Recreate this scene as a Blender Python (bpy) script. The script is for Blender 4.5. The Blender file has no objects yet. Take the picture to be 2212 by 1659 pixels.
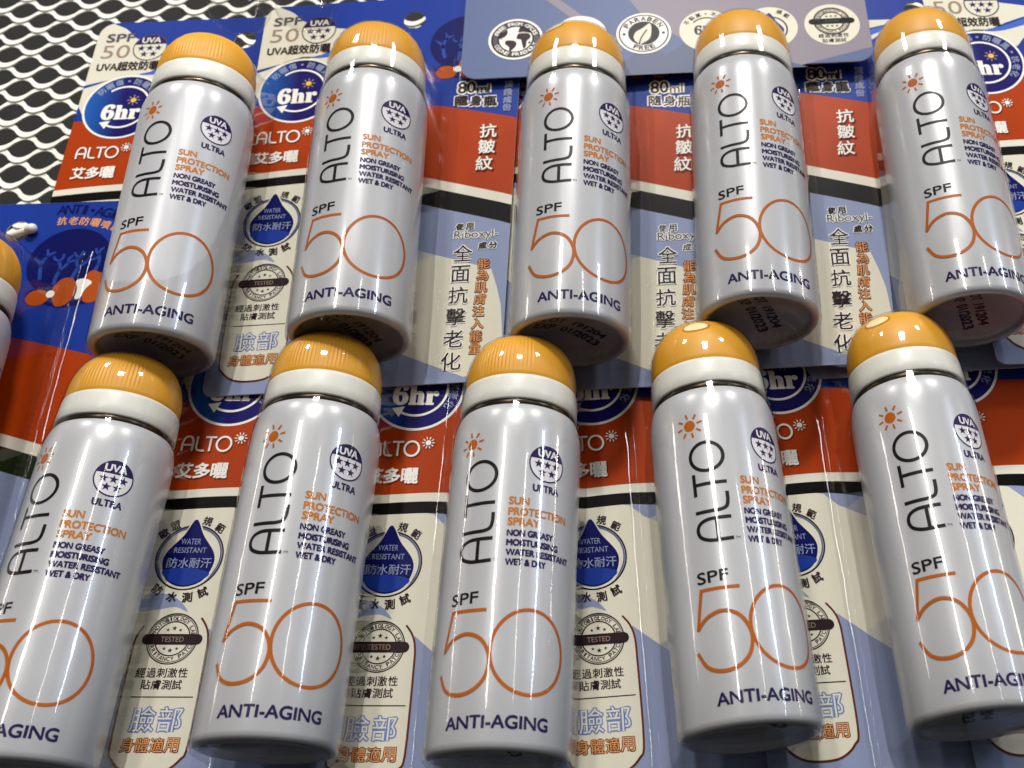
import bpy, bmesh, math, random
from mathutils import Vector, Matrix, Euler
from mathutils.geometry import tessellate_polygon, delaunay_2d_cdt

random.seed(7)
S = 0.001                      # all sizes below are in millimetres
R = math.radians
scn = bpy.context.scene
COL = scn.collection

# ------------------------------------------------------------------ camera
cam = bpy.data.cameras.new('camera')
camo = bpy.data.objects.new('camera', cam)
COL.objects.link(camo)
camo.location = (0.045658, -0.285769, -0.045563)
camo.rotation_euler = (2.105625, 0.0262, 0.038286)
cam.sensor_width = 36
cam.lens = 36 * 2441.36 / 2212
cam.shift_x = -290.4 / 2212
cam.shift_y = -161.1 / 2212
cam.clip_start = 0.01
cam.clip_end = 100
cam.dof.use_dof = True
cam.dof.focus_distance = 0.312
cam.dof.aperture_fstop = 22
scn.camera = camo

# ------------------------------------------------------------------ dim shop interior
w = bpy.data.worlds.new('World')
scn.world = w
w.use_nodes = True
bg = w.node_tree.nodes['Background']
bg.inputs[0].default_value = (1.0, 0.97, 0.93, 1)
bg.inputs[1].default_value = 0.09

def area(name, loc, target, sx, sy, power, col):
    l = bpy.data.lights.new(name, 'AREA')
    l.shape = 'RECTANGLE'; l.size = sx; l.size_y = sy
    l.energy = power; l.color = col
    o = bpy.data.objects.new(name, l)
    COL.objects.link(o)
    o.location = loc
    d = Vector(target) - Vector(loc)
    o.rotation_euler = d.to_track_quat('-Z', 'Y').to_euler()
    return o

def tube(name, az, near, far, h, wid, power, col):
    """ceiling tube running away from the shelf at azimuth az"""
    a = R(az)
    d = Vector((math.sin(a), -math.cos(a), 0))
    c = d * (near + far) / 2 + Vector((0, 0, h))
    l = bpy.data.lights.new(name, 'AREA')
    l.shape = 'RECTANGLE'; l.size = wid; l.size_y = far - near
    l.energy = power; l.color = col
    o = bpy.data.objects.new(name, l)
    COL.objects.link(o)
    side = Vector((d.y, -d.x, 0))
    nz = Vector((0, 0, 1))
    m = Matrix((side, d, nz)).transposed()
    if m.determinant() < 0:
        m = Matrix((-side, d, nz)).transposed()
    o.matrix_world = Matrix.Translation(c) @ m.to_4x4()
    return o

area('shop_ceiling_light', (0.05, -1.25, 1.4), (0, 0, 0.12), 0.26, 0.16, 33, (1.0, 0.97, 0.92))
area('shop_ceiling_light', (-0.95, -0.9, 1.75), (0, 0, 0.12), 0.2, 0.2, 9, (1.0, 0.96, 0.9))
area('shop_ceiling_light', (1.0, -0.9, 1.75), (0, 0, 0.12), 0.2, 0.2, 13, (1.0, 0.97, 0.93))
tube('shop_tube_light', -14, 1.5, 7.5, 1.0, 0.15, 100, (1.0, 0.96, 0.9))
tube('shop_tube_light', 27, 1.9, 7.5, 1.0, 0.06, 28, (1.0, 0.98, 0.94))
tube('shop_tube_light', 56, 1.6, 6.5, 0.95, 0.10, 72, (0.72, 0.82, 1.0))
tube('shop_tube_light', 84, 1.6, 6.0, 0.9, 0.06, 28, (1.0, 0.93, 0.84))
tube('shop_tube_light', -78, 1.6, 6.0, 0.9, 0.07, 24, (1.0, 0.93, 0.84))

vs = scn.view_settings
vs.view_transform = 'Standard'
vs.look = 'None'
vs.exposure = -0.26
vs.gamma = 1.0
scn.render.engine = 'CYCLES'
scn.cycles.use_denoising = True
scn.cycles.transparent_max_bounces = 14
scn.cycles.max_bounces = 6
scn.cycles.diffuse_bounces = 3
scn.cycles.glossy_bounces = 3
scn.cycles.adaptive_threshold = 0.02
scn.cycles.caustics_reflective = False
scn.cycles.caustics_refractive = False

# ------------------------------------------------------------------ materials
def lin(c):
    f = lambda v: (v / 12.92 if v <= 0.04045 else ((v + 0.055) / 1.055) ** 2.4)
    return tuple(f(x / 255) for x in c) + (1,)

MATS = {}
def mat(name, rgb, rough=0.4, metal=0.0, coat=0.0, var=0.04, bump=0.0, bscale=900, **kw):
    m = bpy.data.materials.new(name)
    m.use_nodes = True
    nt = m.node_tree
    b = nt.nodes['Principled BSDF']
    b.inputs['Roughness'].default_value = rough
    b.inputs['Metallic'].default_value = metal
    b.inputs['Coat Weight'].default_value = coat
    b.inputs['Coat Roughness'].default_value = 0.12
    for k, v in kw.items():
        b.inputs[k.replace('_', ' ')].default_value = v
    c = lin(rgb)
    tc = nt.nodes.new('ShaderNodeTexCoord')
    nz = nt.nodes.new('ShaderNodeTexNoise')
    nz.inputs['Scale'].default_value = 260
    nz.inputs['Detail'].default_value = 5
    nt.links.new(tc.outputs['Object'], nz.inputs['Vector'])
    mr = nt.nodes.new('ShaderNodeMapRange')
    mr.inputs['To Min'].default_value = 1 - var
    mr.inputs['To Max'].default_value = 1 + var
    nt.links.new(nz.outputs['Fac'], mr.inputs['Value'])
    mx = nt.nodes.new('ShaderNodeVectorMath')
    mx.operation = 'SCALE'
    mx.inputs[0].default_value = c[:3]
    nt.links.new(mr.outputs['Result'], mx.inputs['Scale'])
    nt.links.new(mx.outputs['Vector'], b.inputs['Base Color'])
    if bump:
        n2 = nt.nodes.new('ShaderNodeTexNoise')
        n2.inputs['Scale'].default_value = bscale
        nt.links.new(tc.outputs['Object'], n2.inputs['Vector'])
        bp = nt.nodes.new('ShaderNodeBump')
        bp.inputs['Strength'].default_value = bump
        bp.inputs['Distance'].default_value = 0.0002
        nt.links.new(n2.outputs['Fac'], bp.inputs['Height'])
        nt.links.new(bp.outputs['Normal'], b.inputs['Normal'])
    MATS[name] = m
    return m

mat('can_white', (194, 195, 199), 0.30, 0.12, 0.0, 0.02, 0.05, 1500)
mat('collar_white', (226, 225, 216), 0.38, 0, 0.1, 0.02)
mat('cap_amber', (222, 158, 34), 0.5, 0, 0.0, 0.05, 0.03, 700)
mat('nozzle_glint_cream', (250, 230, 176), 0.22, 0, 0.3)  # pale nozzle insert, with the recess's lamp reflection put into its colour
mat('nozzle_edge', (196, 122, 14), 0.35)
mat('seam_metal', (78, 68, 54), 0.28, 0.9)
mat('base_metal', (182, 183, 188), 0.36, 0.5, 0, 0.08, 0.08, 700)
mat('ink_black', (18, 15, 16), 0.4)
mat('can_black', (16, 9, 13), 0.38, 0, 0.0, Specular_IOR_Level=0.2)
mat('can_purple', (34, 14, 74), 0.38, 0, 0.0, Specular_IOR_Level=0.2)
mat('can_orange', (178, 92, 14), 0.38, 0, 0.0, Specular_IOR_Level=0.2)
mat('can_gold', (192, 118, 42), 0.38, 0, 0.0, Specular_IOR_Level=0.2)
mat('can_paper', (226, 224, 228), 0.38, 0, 0.0, Specular_IOR_Level=0.2)
mat('fine_print', (120, 116, 122), 0.4)
CARD = dict(rough=0.36, coat=0.0, var=0.03, bump=0.04, bscale=1200, Specular_IOR_Level=0.06)
mat('board', (225, 221, 206), **CARD)
mat('board_edge', (190, 184, 170), 0.7)
mat('p_cream', (220, 216, 198), **CARD)
mat('p_white', (240, 238, 230), **CARD)
mat('p_blue', (28, 56, 146), **CARD)
mat('p_midblue', (64, 100, 190), **CARD)
mat('p_deepblue', (10, 16, 88), **CARD)
mat('p_coral', (40, 70, 160), **CARD)
mat('p_navy', (24, 18, 92), **CARD)
mat('p_purple', (42, 24, 84), **CARD)
mat('p_red', (168, 58, 10), **CARD)
mat('p_shadow', (112, 34, 8), **CARD)
mat('p_black', (10, 6, 6), **CARD)
mat('p_green', (30, 40, 18), **CARD)
mat('p_lilac', (140, 151, 184), **CARD)
mat('p_greyblue', (92, 100, 128), **CARD)
mat('p_lavender', (140, 133, 145), **CARD)
mat('p_sky', (94, 108, 146), **CARD)
mat('p_orange', (176, 80, 26), **CARD)
mat('p_peach', (226, 160, 104), **CARD)
mat('p_brown', (96, 44, 22), **CARD)
mat('p_dark', (44, 30, 34), **CARD)
mat('p_taupe', (150, 130, 112), **CARD)
mat('p_grey', (84, 80, 86), **CARD)
mat('p_yellow', (236, 186, 70), **CARD)
mat('p_outline', (110, 130, 190), **CARD)
mat('rack_paint', (238, 236, 226), 0.6, 0, 0.0, 0.05, 0.1, 500)
mat('back_dark', (16, 13, 10), 0.8, 0, 0, 0.5)

def hour_blue():
    m = mat('p_hour', (24, 18, 92), **CARD)
    nt = m.node_tree
    b = nt.nodes['Principled BSDF']
    tc = nt.nodes.new('ShaderNodeTexCoord')
    sp = nt.nodes.new('ShaderNodeSeparateXYZ')
    nt.links.new(tc.outputs['Object'], sp.inputs[0])
    mr = nt.nodes.new('ShaderNodeMapRange')
    mr.inputs['From Min'].default_value = -0.047
    mr.inputs['From Max'].default_value = -0.034
    nt.links.new(sp.outputs['X'], mr.inputs['Value'])
    cr = nt.nodes.new('ShaderNodeValToRGB')
    cr.color_ramp.elements[0].color = lin((28, 92, 176))
    cr.color_ramp.elements[1].color = lin((24, 16, 96))
    nt.links.new(mr.outputs['Result'], cr.inputs['Fac'])
    nt.links.new(cr.outputs['Color'], b.inputs['Base Color'])
hour_blue()

def clear_film():
    m = bpy.data.materials.new('clear_film')
    m.use_nodes = True
    nt = m.node_tree
    nt.nodes.clear()
    out = nt.nodes.new('ShaderNodeOutputMaterial')
    mix = nt.nodes.new('ShaderNodeMixShader')
    tr = nt.nodes.new('ShaderNodeBsdfTransparent')
    tr.inputs[0].default_value = (0.965, 0.965, 0.96, 1)
    gl = nt.nodes.new('ShaderNodeBsdfGlossy')
    gl.inputs['Roughness'].default_value = 0.05
    # thin sheet: the same Schlick reflectance from either face
    geo = nt.nodes.new('ShaderNodeNewGeometry')
    dt = nt.nodes.new('ShaderNodeVectorMath'); dt.operation = 'DOT_PRODUCT'
    ab = nt.nodes.new('ShaderNodeMath'); ab.operation = 'ABSOLUTE'
    om = nt.nodes.new('ShaderNodeMath'); om.operation = 'SUBTRACT'; om.inputs[0].default_value = 1.0; om.use_clamp = True
    pw = nt.nodes.new('ShaderNodeMath'); pw.operation = 'POWER'; pw.inputs[1].default_value = 5.0
    fr = nt.nodes.new('ShaderNodeMath'); fr.operation = 'MULTIPLY_ADD'; fr.name = 'schlick'
    fr.inputs[1].default_value = 0.75; fr.inputs[2].default_value = 0.045; fr.use_clamp = True
    nt.links.new(dt.outputs['Value'], ab.inputs[0]); nt.links.new(ab.outputs[0], om.inputs[1])
    nt.links.new(om.outputs[0], pw.inputs[0]); nt.links.new(pw.outputs[0], fr.inputs[0])
    nt.links.new(geo.outputs['Incoming'], dt.inputs[0])
    tc = nt.nodes.new('ShaderNodeTexCoord')
    mp = nt.nodes.new('ShaderNodeMapping')
    mp.inputs['Scale'].default_value = (1, 1, 0.16)
    nz = nt.nodes.new('ShaderNodeTexNoise')
    nz.inputs['Scale'].default_value = 170
    nz.inputs['Detail'].default_value = 3
    bp = nt.nodes.new('ShaderNodeBump')
    bp.inputs['Strength'].default_value = 0.17
    bp.inputs['Distance'].default_value = 0.0006
    L = nt.links.new
    L(tc.outputs['Object'], mp.inputs['Vector']); L(mp.outputs['Vector'], nz.inputs['Vector'])
    L(nz.outputs['Fac'], bp.inputs['Height'])
    L(bp.outputs['Normal'], gl.inputs['Normal']); L(geo.outputs['Normal'], dt.inputs[1])
    L(fr.outputs[0], mix.inputs['Fac']); L(tr.outputs[0], mix.inputs[1]); L(gl.outputs[0], mix.inputs[2])
    L(mix.outputs[0], out.inputs['Surface'])
    MATS['clear_film'] = m
clear_film()

# ------------------------------------------------------------------ object helpers
def link(name, me, parent=None):
    o = bpy.data.objects.new(name, me)
    COL.objects.link(o)
    if parent is not None:
        o.parent = parent
    return o

def tag(o, label, cat, group=None):
    o['label'] = label; o['category'] = cat
    if group: o['group'] = group
    return o

def empty(name):
    o = bpy.data.objects.new(name, None)
    o.empty_display_size = 0.01
    COL.objects.link(o)
    return o

def mesh_from(name, verts, faces, mats, fmats=None, smooth=False):
    me = bpy.data.meshes.new(name)
    me.from_pydata([tuple(c * S for c in v) for v in verts], [], faces)
    for m in mats: me.materials.append(MATS[m])
    if fmats:
        me.polygons.foreach_set('material_index', fmats)
    if smooth:
        me.polygons.foreach_set('use_smooth', [True] * len(faces))
    me.update()
    return me

def lathe(name, prof, mats, segs=128, fm=None, shape=None, sharp=None):
    """revolve (r, z) pairs; r=0 at an end closes it. Angle 0 faces -y."""
    vs_, fs, mi = [], [], []
    rings = []
    for (r, z) in prof:
        if r == 0:
            rings.append([len(vs_)]); vs_.append((0, 0, z))
        else:
            ids = []
            for k in range(segs):
                a = 2 * math.pi * k / segs
                rr, zz = (r, z) if shape is None else shape(r, z, a)
                ids.append(len(vs_)); vs_.append((rr * math.sin(a), -rr * math.cos(a), zz))
            rings.append(ids)
    for i in range(len(rings) - 1):
        A, B = rings[i], rings[i + 1]
        for k in range(segs):
            k2 = (k + 1) % segs
            if len(A) == 1: f = (A[0], B[k2], B[k])
            elif len(B) == 1: f = (A[k], A[k2], B[0])
            else: f = (A[k], A[k2], B[k2], B[k])
            fs.append(f); mi.append(fm(i) if fm else 0)
    me = mesh_from(name, vs_, fs, mats, mi, True)
    return me

# ------------------------------------------------------------------ flat print
_tc = {}
def glyphs(s, off=0.0):
    """word as (verts, faces, contour loops): outlines triangulated and kept where the winding number is not zero"""
    if s in _tc: return _tc[s]
    cu = bpy.data.curves.new('t', 'FONT')
    cu.body = s; cu.resolution_u = 3
    cu.dimensions = '2D'; cu.fill_mode = 'NONE'
    ob = bpy.data.objects.new('t', cu)
    me = ob.to_mesh()
    v = [Vector((p.co.x, p.co.y)) for p in me.vertices]
    nxt = {}
    for e in me.edges: nxt.setdefault(e.vertices[0], []).append(e.vertices[1]); nxt.setdefault(e.vertices[1], []).append(e.vertices[0])
    ob.to_mesh_clear()
    bpy.data.objects.remove(ob); bpy.data.curves.remove(cu)
    loops, seen = [], set()
    for a in range(len(v)):
        if a in seen or a not in nxt: continue
        lp, p, c = [a], None, a
        seen.add(a)
        while True:
            ns = [q for q in nxt[c] if q != p and q not in seen]
            if not ns: break
            # vertices are numbered along the contour
            q = c + 1 if c + 1 in ns else ns[0]
            lp.append(q); seen.add(q); p, c = c, q
        loops.append(lp)
    edges = [(lp[k], lp[(k + 1) % len(lp)]) for lp in loops for k in range(len(lp))]
    vo, eo, fo, _, _, _ = delaunay_2d_cdt(v, edges, [], 0, 1e-6)
    segs = [(v[a], v[b]) for a, b in edges]
    keep = []
    for f in fo:
        c = sum((vo[i] for i in f), Vector((0, 0))) / len(f)
        wn = 0
        for p, q in segs:
            if p.y <= c.y:
                if q.y > c.y and (q.x - p.x) * (c.y - p.y) - (c.x - p.x) * (q.y - p.y) > 0: wn += 1
            elif q.y <= c.y and (q.x - p.x) * (c.y - p.y) - (c.x - p.x) * (q.y - p.y) < 0: wn -= 1
        if wn: keep.append(tuple(f))
    out = ([(p.x, p.y) for p in vo], keep, [[(v[i].x, v[i].y) for i in lp] for lp in loops])
    _tc[s] = out
    return out

def bez(pts, n=8, closed=False):
    """smooth curve through points (Catmull-Rom)"""
    out = []
    m = len(pts)
    rng = range(m) if closed else range(m - 1)
    for i in rng:
        if closed:
            p0, p1, p2, p3 = (pts[(i + k) % m] for k in (-1, 0, 1, 2))
        else:
            p1, p2 = pts[i], pts[i + 1]
            p0 = pts[i - 1] if i > 0 else p1
            p3 = pts[i + 2] if i + 2 < m else p2
        for k in range(n):
            t = k / n
            out.append(tuple(0.5 * ((2 * p1[j]) + (-p0[j] + p2[j]) * t + (2 * p0[j] - 5 * p1[j] + 4 * p2[j] - p3[j]) * t * t
                                    + (-p0[j] + 3 * p1[j] - 3 * p2[j] + p3[j]) * t ** 3) for j in (0, 1)))
    if not closed: out.append(tuple(pts[-1]))
    return out

def circ(x, y, r, n=48, ry=None, a0=0, a1=360):
    ry = r if ry is None else ry
    full = abs(a1 - a0) >= 360
    m = n if full else n + 1
    return [(x + r * math.cos(R(a0 + (a1 - a0) * k / n)), y + ry * math.sin(R(a0 + (a1 - a0) * k / n))) for k in range(m)]

class Print:
    def __init__(self, step=0.03, base=0.03):
        self.v, self.f, self.m, self.names = [], [], [], []
        self.step, self.base = step, base
    def _mi(self, m):
        if m not in self.names: self.names.append(m)
        return self.names.index(m)
    def add(self, verts, faces, m, layer):
        o = len(self.v); mi = self._mi(m)
        self.v += [(x, y, self.base + self.step * layer) for x, y in verts]
        for f in faces:
            self.f.append(tuple(i + o for i in f)); self.m.append(mi)
    def poly(self, pts, m, layer=0, holes=()):
        loops = [[Vector((x, y, 0)) for x, y in pts]] + [[Vector((x, y, 0)) for x, y in h] for h in holes]
        allp = [(p.x, p.y) for l in loops for p in l]
        tris = tessellate_polygon(loops)
        out = []
        for t in tris:
            a, b, c = (allp[i] for i in t)
            if (b[0] - a[0]) * (c[1] - a[1]) - (b[1] - a[1]) * (c[0] - a[0]) < 0: t = (t[0], t[2], t[1])
            out.append(tuple(t))
        self.add(allp, out, m, layer)
    def stroke(self, pts, wd, m, layer=0, closed=False, taper=None):
        n = len(pts); L, Rr = [], []
        for i in range(n):
            if closed: a, b = pts[i - 1], pts[(i + 1) % n]
            else: a, b = pts[max(i - 1, 0)], pts[min(i + 1, n - 1)]
            dx, dy = b[0] - a[0], b[1] - a[1]
            q = math.hypot(dx, dy) or 1
            h = wd / 2 * (taper(i / (n - 1)) if taper else 1)
            nx, ny = -dy / q * h, dx / q * h
            L.append((pts[i][0] + nx, pts[i][1] + ny)); Rr.append((pts[i][0] - nx, pts[i][1] - ny))
        fs = []
        for i in range(n if closed else n - 1):
            j = (i + 1) % n
            fs.append((n + i, n + j, j, i))
        self.add(L + Rr, fs, m, layer)
    def line(self, p, q, wd, m, layer=0): self.stroke([p, q], wd, m, layer)
    def ring(self, x, y, r, wd, m, layer=0, ry=None, n=56): self.stroke(circ(x, y, r, n, ry), wd, m, layer, True)
    def disc(self, x, y, r, m, layer=0, ry=None, n=48): self.poly(circ(x, y, r, n, ry), m, layer)
    def star(self, x, y, r, m, layer=0):
        self.poly([(x + (r if k % 2 == 0 else r * .4) * math.sin(R(36 * k)), y + (r if k % 2 == 0 else r * .4) * math.cos(R(36 * k))) for k in range(10)], m, layer)
    def text(self, s, x0, x1, y0, y1, m, layer=0, bold=0.0, outline=None, ow=0.05, rot=0.0, shear=0.0):
        """fit the word s into the box"""
        v, f, loops = glyphs(s)
        if not v: return
        ax, bx = min(p[0] for p in v), max(p[0] for p in v)
        ay, by = min(p[1] for p in v), max(p[1] for p in v)
        sx, sy = (x1 - x0) / (bx - ax), (y1 - y0) / (by - ay)
        cx, cy = (x0 + x1) / 2, (y0 + y1) / 2
        c, sn = math.cos(R(rot)), math.sin(R(rot))
        def T(p):
            X, Y = x0 + (p[0] - ax) * sx - cx, y0 + (p[1] - ay) * sy - cy
            X += shear * Y
            return (cx + c * X - sn * Y, cy + sn * X + c * Y)
        em = (abs(sx) + abs(sy)) / 2
        tl = [[T(p) for p in lp] for lp in loops]
        if outline:
            self.add([T(p) for p in v], f, outline, layer)
            for lp in tl: self.stroke(lp, 2 * ow * em, outline, layer + .2, True)
            layer += 1
        self.add([T(p) for p in v], f, m, layer)
        if bold:
            for lp in tl: self.stroke(lp, 2 * bold * em, m, layer + .2, True)
    def glyph(self, ch, x, y, size, m, layer=0, rot=0, **k):
        self.text(ch, x - size / 2, x + size / 2, y - size / 2, y + size / 2, m, layer, rot=rot, **k)
    def arc(self, s, x, y, r, a0, a1, size, m, layer=0, inward=False, wfac=0.8, **k):
        """letters along a circle from angle a0 to a1 (degrees)"""
        n = len(s)
        for i, ch in enumerate(s):
            if ch == ' ': continue
            a = a0 + (a1 - a0) * (i / (n - 1) if n > 1 else .5)
            cx, cy = x + r * math.cos(R(a)), y + r * math.sin(R(a))
            rot = a - 90 if not inward else a + 90
            wv = size * wfac * (0.35 if ch in "I,'-1." else 1)
            hv = size * (0.25 if ch in ",-." else 1)
            self.text(ch, cx - wv / 2, cx + wv / 2, cy - hv / 2, cy + hv / 2, m, layer, rot=rot, **k)
    # mesh of a flat print lying in the card plane: (x, layer, z) facing -y
    def flat(self, name):
        vs_ = [(x, -h, z) for x, z, h in self.v]
        return mesh_from(name, vs_, self.f, self.names, self.m)
    def bent(self, name, rad):
        bm = bmesh.new()
        bv = [bm.verts.new(p) for p in self.v]
        for f, mi in zip(self.f, self.m):
            if len(set(f)) < 3: continue
            try:
                fc = bm.faces.new([bv[i] for i in f]); fc.material_index = mi
            except ValueError: pass
        xs = [p[0] for p in self.v]
        k = math.ceil(min(xs))
        while k < max(xs):
            bmesh.ops.bisect_plane(bm, geom=bm.verts[:] + bm.edges[:] + bm.faces[:], dist=1e-5, plane_co=(k, 0, 0), plane_no=(1, 0, 0))
            k += 1.1
        for v in bm.verts:
            a = v.co.x / rad; h = rad + v.co.z
            v.co = Vector((h * math.sin(a), -h * math.cos(a), v.co.y)) * S
        me = bpy.data.meshes.new(name)
        bm.to_mesh(me); bm.free()
        for m in self.names: me.materials.append(MATS[m])
        me.polygons.foreach_set('use_smooth', [False] * len(me.polygons))
        return me

def logo(pr, tf, wd, m, layer):
    """the four letters as drawn strokes; x 0..28 along the word, y 0..9.1 up"""
    st = lambda pts: pr.stroke([tf(p) for p in pts], wd, m, layer)
    st(bez([(0.5, 0), (0.35, 3.4), (0.55, 6.0), (1.6, 8.2), (3.4, 8.9), (5.1, 8.2), (6.0, 6.2), (6.15, 3.4), (6.15, 0)], 6))
    st([(0.45, 3.8), (6.15, 3.8)])
    st(bez([(8.2, 9.0), (8.2, 5.0), (8.25, 2.6), (8.9, 0.9), (10.6, 0.35), (13.0, 0.3)], 6))
    st([(12.6, 8.5), (18.8, 8.5)])
    st([(15.7, 8.5), (15.7, 0)])
    pr.stroke([tf(p) for p in circ(23.3, 4.5, 4.0, 40, 4.35)], wd, m, layer, True)

def sunburst(pr, x, y, r, m, layer, rays=8, rot=0.0, wd=0.16, mray=None):
    pr.disc(x, y, r * .44, m, layer, n=24)
    for k in range(rays):
        a = R(rot + 360 / rays * k)
        pr.line((x + r * .60 * math.cos(a), y + r * .60 * math.sin(a)), (x + r * math.cos(a), y + r * math.sin(a)), r * wd, mray or m, layer)

def uva(pr, x, y, r, dark, paper, line, layer):
    pr.disc(x, y, r, paper, layer)
    h = r * .25
    a = math.degrees(math.asin(.25))
    pr.poly(circ(x, y, r * .98, 30, None, a, 180 - a), dark, layer + 1)
    pr.ring(x, y, r * .97, r * .07, line, layer + 1)
    pr.text('UVA', x - r * .54, x + r * .54, y + r * .36, y + r * .76, paper, layer + 2, bold=.04)
    for dx in (-.5, 0, .5): pr.star(x + dx * r, y - .05 * r, r * .255, dark, layer + 1)
    for dx in (-.27, .27): pr.star(x + dx * r, y - .5 * r, r * .255, dark, layer + 1)

# ------------------------------------------------------------------ the spray can
def dish(r): return 1.9 + 3.2 * (1 - (r / 14.2) ** 2)

def build_can():
    t = empty('spray_can')
    body = lathe('body', [(16.0, 0.05), (16.7, 0.15), (17.25, 0.75), (17.5, 1.9), (17.5, 20), (17.5, 40), (17.5, 60), (17.5, 78), (17.45, 81),
                          (17.28, 83.5), (16.9, 85.6), (16.45, 87.2), (15.95, 88.2), (15.2, 88.6)], ['can_white'], 128)
    link('body', body, t)
    link('seam_ring', lathe('seam_ring', [(15.2, 88.3), (15.6, 88.7), (15.6, 89.9), (15.2, 90.6)], ['seam_metal'], 96), t)
    link('collar', lathe('collar', [(14.8, 90.1), (16.0, 90.1), (16.2, 90.35), (16.15, 93), (16.0, 96.6), (15.85, 97.4), (15.4, 97.7)], ['collar_white'], 96), t)
    prof = [(15.35, 97.5), (15.6, 97.9), (15.62, 99), (15.6, 101), (15.45, 103), (15.05, 105.2), (14.4, 107.3), (13.5, 109.2), (12.3, 110.9), (10.8, 112.2), (8.9, 113.1), (6.2, 113.55), (3, 113.7), (0, 113.75)]
    def ribs(r, z, a):
        d = (math.degrees(a) + 180) % 360 - 180
        if abs(d) < 34 and 99 < z < 113.3:
            k = 0.11 * min(1, (34 - abs(d)) / 6)
            ph = round(a / (2 * math.pi) * 360) % 4
            return r + (k if ph in (0, 1) else -k), z
        return r, z
    cap = link('cap', lathe('cap', prof, ['cap_amber'], 360, shape=ribs), t)
    # nozzle mouth opposite the ribs, lamp glint painted in by its pale oval
    def cr(z):
        for (r0, z0), (r1, z1) in zip(prof[1:], prof[2:]):
            if z0 <= z <= z1: return r0 + (r1 - r0) * (z - z0) / (z1 - z0)
        return 0
    for nm, mm, rx, rz, off in (('nozzle_rim', 'nozzle_edge', 3.9, 2.2, .05), ('nozzle', 'nozzle_glint_cream', 3.3, 1.7, .10)):
        vv, ff = [], []
        rings_ = 5
        for j in range(rings_):
            for k in range(28):
                f_ = (j + .001) / (rings_ - 1)
                u, h = rx * f_ * math.cos(2 * math.pi * k / 28), rz * f_ * math.sin(2 * math.pi * k / 28)
                z = 109.0 + h
                rr = cr(z) + off
                a = math.pi + u / 13
                vv.append((rr * math.sin(a), -rr * math.cos(a), z + off * .6))
        for j in range(rings_ - 1):
            for k in range(28):
                k2 = (k + 1) % 28
                ff.append((j * 28 + k, j * 28 + k2, (j + 1) * 28 + k2, (j + 1) * 28 + k))
        link(nm, mesh_from(nm, vv, ff, [mm], None, True), cap)
    bp = [(16.1, 0.1), (15.7, -0.05), (15.3, 0.0), (15.0, 0.35), (14.8, 1.1), (14.5, 1.75), (14.2, 1.9)] + [(r, dish(r)) for r in (13.2, 11, 8.5, 6, 3.5, 1.5)] + [(0, dish(0))]
    base = link('base', lathe('base', [p for p in bp], ['base_metal'], 96), t)
    pr = Print()
    pr.text('LOT  191204', -10, 10, 1.1, 4.0, 'ink_black', 0, bold=.05)
    pr.text('EXP  01/2023', -10.5, 10.5, -3.4, -.5, 'ink_black', 0, bold=.05)
    vv = [(x, y, dish(math.hypot(x, y)) - .06) for x, y, h in pr.v]      # read from below
    vv = [(x, -y, z) for x, y, z in vv]
    link('date_code', mesh_from('date_code', vv, pr.f, pr.names, pr.m), base)
    rad = 17.5
    # brand word, bottom to top
    pr = Print(.04, .05)
    tf = lambda p: (-2.3 - p[1], 43.9 + p[0])
    logo(pr, tf, 0.95, 'can_black', 0)
    link('brand_lettering', pr.bent('brand_lettering', rad), t)
    pr = Print(.04, .05); sunburst(pr, -10.4, 76.7, 3.6, 'can_orange', 0, 8, 12); link('sun_emblem', pr.bent('sun_emblem', rad), t)
    pr = Print(.04, .05)
    uva(pr, 10.9, 71.1, 5.1, 'can_purple', 'can_paper', 'can_purple', 0)
    pr.text('ULTRA', 7.2, 14.7, 63.1, 65.0, 'can_purple', 0, bold=.05)
    link('uva_badge', pr.bent('uva_badge', rad), t)
    pr = Print(.04, .05)
    pr.text('SUN', 1.3, 6.4, 59.0, 61.0, 'can_gold', 0, bold=.045)
    pr.text('PROTECTION', 1.3, 17.7, 56.1, 58.1, 'can_gold', 0, bold=.045)
    pr.text('SPRAY', 1.3, 9.5, 53.4, 55.4, 'can_gold', 0, bold=.045)
    link('product_lettering', pr.bent('product_lettering', rad), t)
    pr = Print(.04, .05)
    for s, x1, z in (('NON GREASY', 13.5, 50.6), ('MOISTURISING', 15.2, 48.1), ('WATER RESISTANT', 19.2, 45.6), ('WET & DRY', 11.7, 43.1)):
        pr.text(s, 1.3, x1, z, z + 1.6, 'can_purple', 0, bold=.065)
    pr.text('TM', -1.9, -.7, 44.0, 44.7, 'can_black', 0)
    link('claims_lettering', pr.bent('claims_lettering', rad), t)
    pr = Print(.04, .05); pr.text('SPF', -12.9, -4.9, 33.8, 36.7, 'can_black', 0, bold=.018); link('spf_lettering', pr.bent('spf_lettering', rad), t)
    pr = Print(.04, .05)
    five = [(-2.5, 32.0), (-7, 32.1), (-12.1, 32.2), (-12.7, 29.3), (-13.5, 26), (-14.2, 23.0)]
    pr.stroke([(-2.5, 32.0), (-12.6, 32.2)], 0.88, 'can_orange', 0)
    pr.stroke([(-12.15, 32.5), (-14.2, 22.7)], 0.88, 'can_orange', 1)
    pr.stroke(bez([(-14.2, 22.9), (-11.4, 25.4), (-7.2, 26.5), (-3.2, 24.8), (-1.1, 20.6), (-1.9, 15.9), (-5, 13.0), (-9, 12.4), (-12.6, 13.9), (-14.9, 17.6)], 8), 0.88, 'can_orange', 2)
    pr.ring(8.6, 22.3, 9.6, 0.88, 'can_orange', 0, 10.0, 64)
    link('number_lettering', pr.bent('number_lettering', rad), t)
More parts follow.
